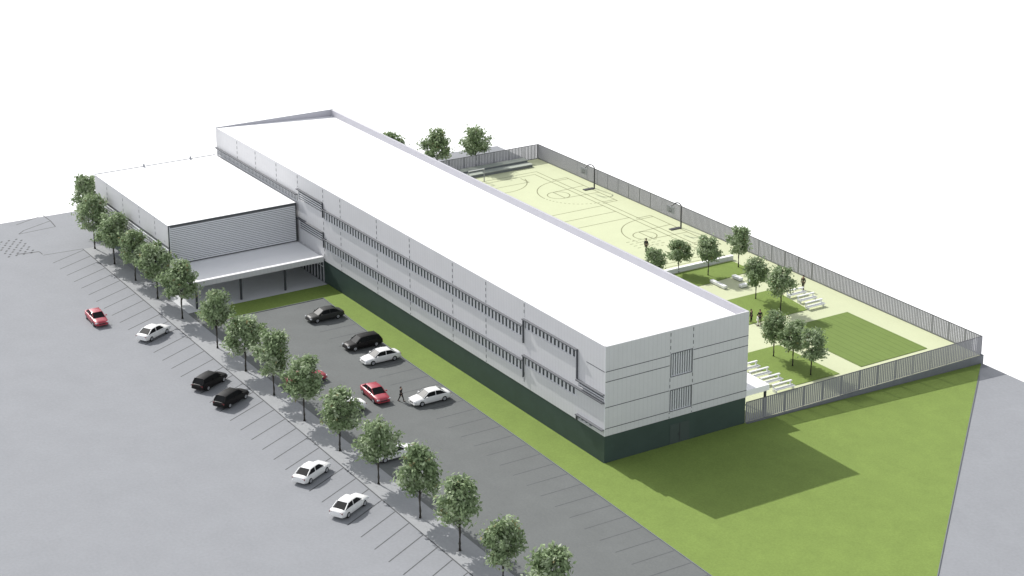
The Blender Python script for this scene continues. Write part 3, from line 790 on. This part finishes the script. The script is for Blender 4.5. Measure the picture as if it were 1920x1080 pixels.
def hoop(label, x, y):
    t = thing('basketball_hoop', label, 'basketball hoop', (x, y, .03), 0, 'basketball hoops by the fence')
    bm = bmesh.new(); box(bm, -.085, .085, -.085, .085, 0, 3.35); obj('post', bm, M['dark_metal'], t)
    bm = bmesh.new(); pts = [(0, -2.1*(1-math.cos(a))/2, 3.3+.95*math.sin(a)) for a in [PI*.92*k/12 for k in range(13)]]
    tube(bm, pts, .085, 6); obj('arm', bm, M['dark_metal'], t)
    bm = bmesh.new(); box(bm, -.9, .9, -2.16, -2.08, 2.85, 3.9); bb = obj('backboard', bm, M['board'], t)
    bm = bmesh.new(); box(bm, -.32, .32, -2.17, -2.161, 3.05, 3.1); box(bm, -.32, .32, -2.17, -2.161, 3.5, 3.55); box(bm, -.32, -.27, -2.17, -2.161, 3.1, 3.5); box(bm, .27, .32, -2.17, -2.161, 3.1, 3.5); obj('target_square', bm, M['dark_metal'], bb)
    bm = bmesh.new(); tube(bm, [(.23*math.cos(a), -2.42+.23*math.sin(a), 3.05) for a in [2*PI*k/16 for k in range(17)]], .018, 5); obj('rim', bm, M['dark_metal'], t)
    bm = bmesh.new(); box(bm, -.35, .35, -2.1, -.12, 0, .12); obj('base', bm, M['dark_metal'], t)
hoop('farther basketball hoop with arched arm near the long fence', 20.9, 58.0)
hoop('nearer basketball hoop with arched arm near the long fence', 45.0, 57.8)
g = thing('goal_frame', 'slim goal frame near the bleachers, partly hidden by the roof edge', 'goal', (7.9, 43.0, .03))
for y in (-1.5, 1.5):
    bm = bmesh.new(); box(bm, -.06, .06, y-.06, y+.06, 0, 2.2); obj('post', bm, M['coping'], g)
bm = bmesh.new(); box(bm, -.06, .06, -1.56, 1.56, 2.201, 2.32); obj('crossbar', bm, M['fin'], g)
bl = thing('bleachers', 'low grey stepped bleachers at the far end of the court', 'bleachers', (1.9, 43.5, .03))
for k in range(2):
    bm = bmesh.new(); box(bm, .1+k*1.6, 1.7+k*1.6, -7, 12.5, .80-k*.36, .87-k*.36); obj('seat', bm, M['bleach'], bl)
    bm = bmesh.new(); box(bm, .12+k*1.6, 1.66+k*1.6, -6.9, 12.4, 0, .799-k*.36); obj('riser', bm, M['retain'], bl)

# ------------------------------------------------------------------ camera
cam = bpy.data.cameras.new('camera'); co = bpy.data.objects.new('camera', cam); C.objects.link(co)
R = [[0.535461, 0.844559, -0.00114], [0.247988, -0.158517, -0.955706], [-0.807331, 0.511461, -0.29432]]
co.matrix_world = Matrix(((R[0][0], -R[1][0], -R[2][0], 267.1173), (R[0][1], -R[1][1], -R[2][1], -112.4319), (R[0][2], -R[1][2], -R[2][2], 94.4780), (0, 0, 0, 1)))
cam.sensor_fit = 'HORIZONTAL'; cam.sensor_width = 36
cam.lens = 66.3829; cam.shift_x = -0.008596; cam.shift_y = -0.110286
cam.clip_start = 1; cam.clip_end = 8000
SC.camera = co

# ------------------------------------------------------------------ light
d = Vector((17.6, 2.32, -14.3)).normalized()
sun = bpy.data.lights.new('sun', 'SUN'); so = bpy.data.objects.new('sun', sun); C.objects.link(so)
so.rotation_euler = d.to_track_quat('-Z', 'Y').to_euler()
sun.energy = 2.7; sun.angle = math.radians(.5); sun.color = (1, .975, .94)
w = bpy.data.worlds.new('World'); SC.world = w; w.use_nodes = True
nt = w.node_tree; bg = nt.nodes['Background']
sky = nt.nodes.new('ShaderNodeTexSky'); sky.sky_type = 'NISHITA'; sky.sun_disc = False
sky.sun_elevation = math.asin(-d.z); sky.sun_rotation = math.atan2(-d.x, -d.y)
sky.air_density = .7; sky.dust_density = 1.0; sky.ozone_density = .6
hs = nt.nodes.new('ShaderNodeHueSaturation'); hs.inputs['Saturation'].default_value = .22
nt.links.new(sky.outputs['Color'], hs.inputs['Color']); nt.links.new(hs.outputs['Color'], bg.inputs['Color'])
bg.inputs['Strength'].default_value = .15
SC.view_settings.view_transform = 'Standard'; SC.view_settings.look = 'None'
SC.view_settings.gamma = 1; SC.view_settings.exposure = 0.75
SC.cycles.max_bounces = 8; SC.cycles.diffuse_bounces = 6
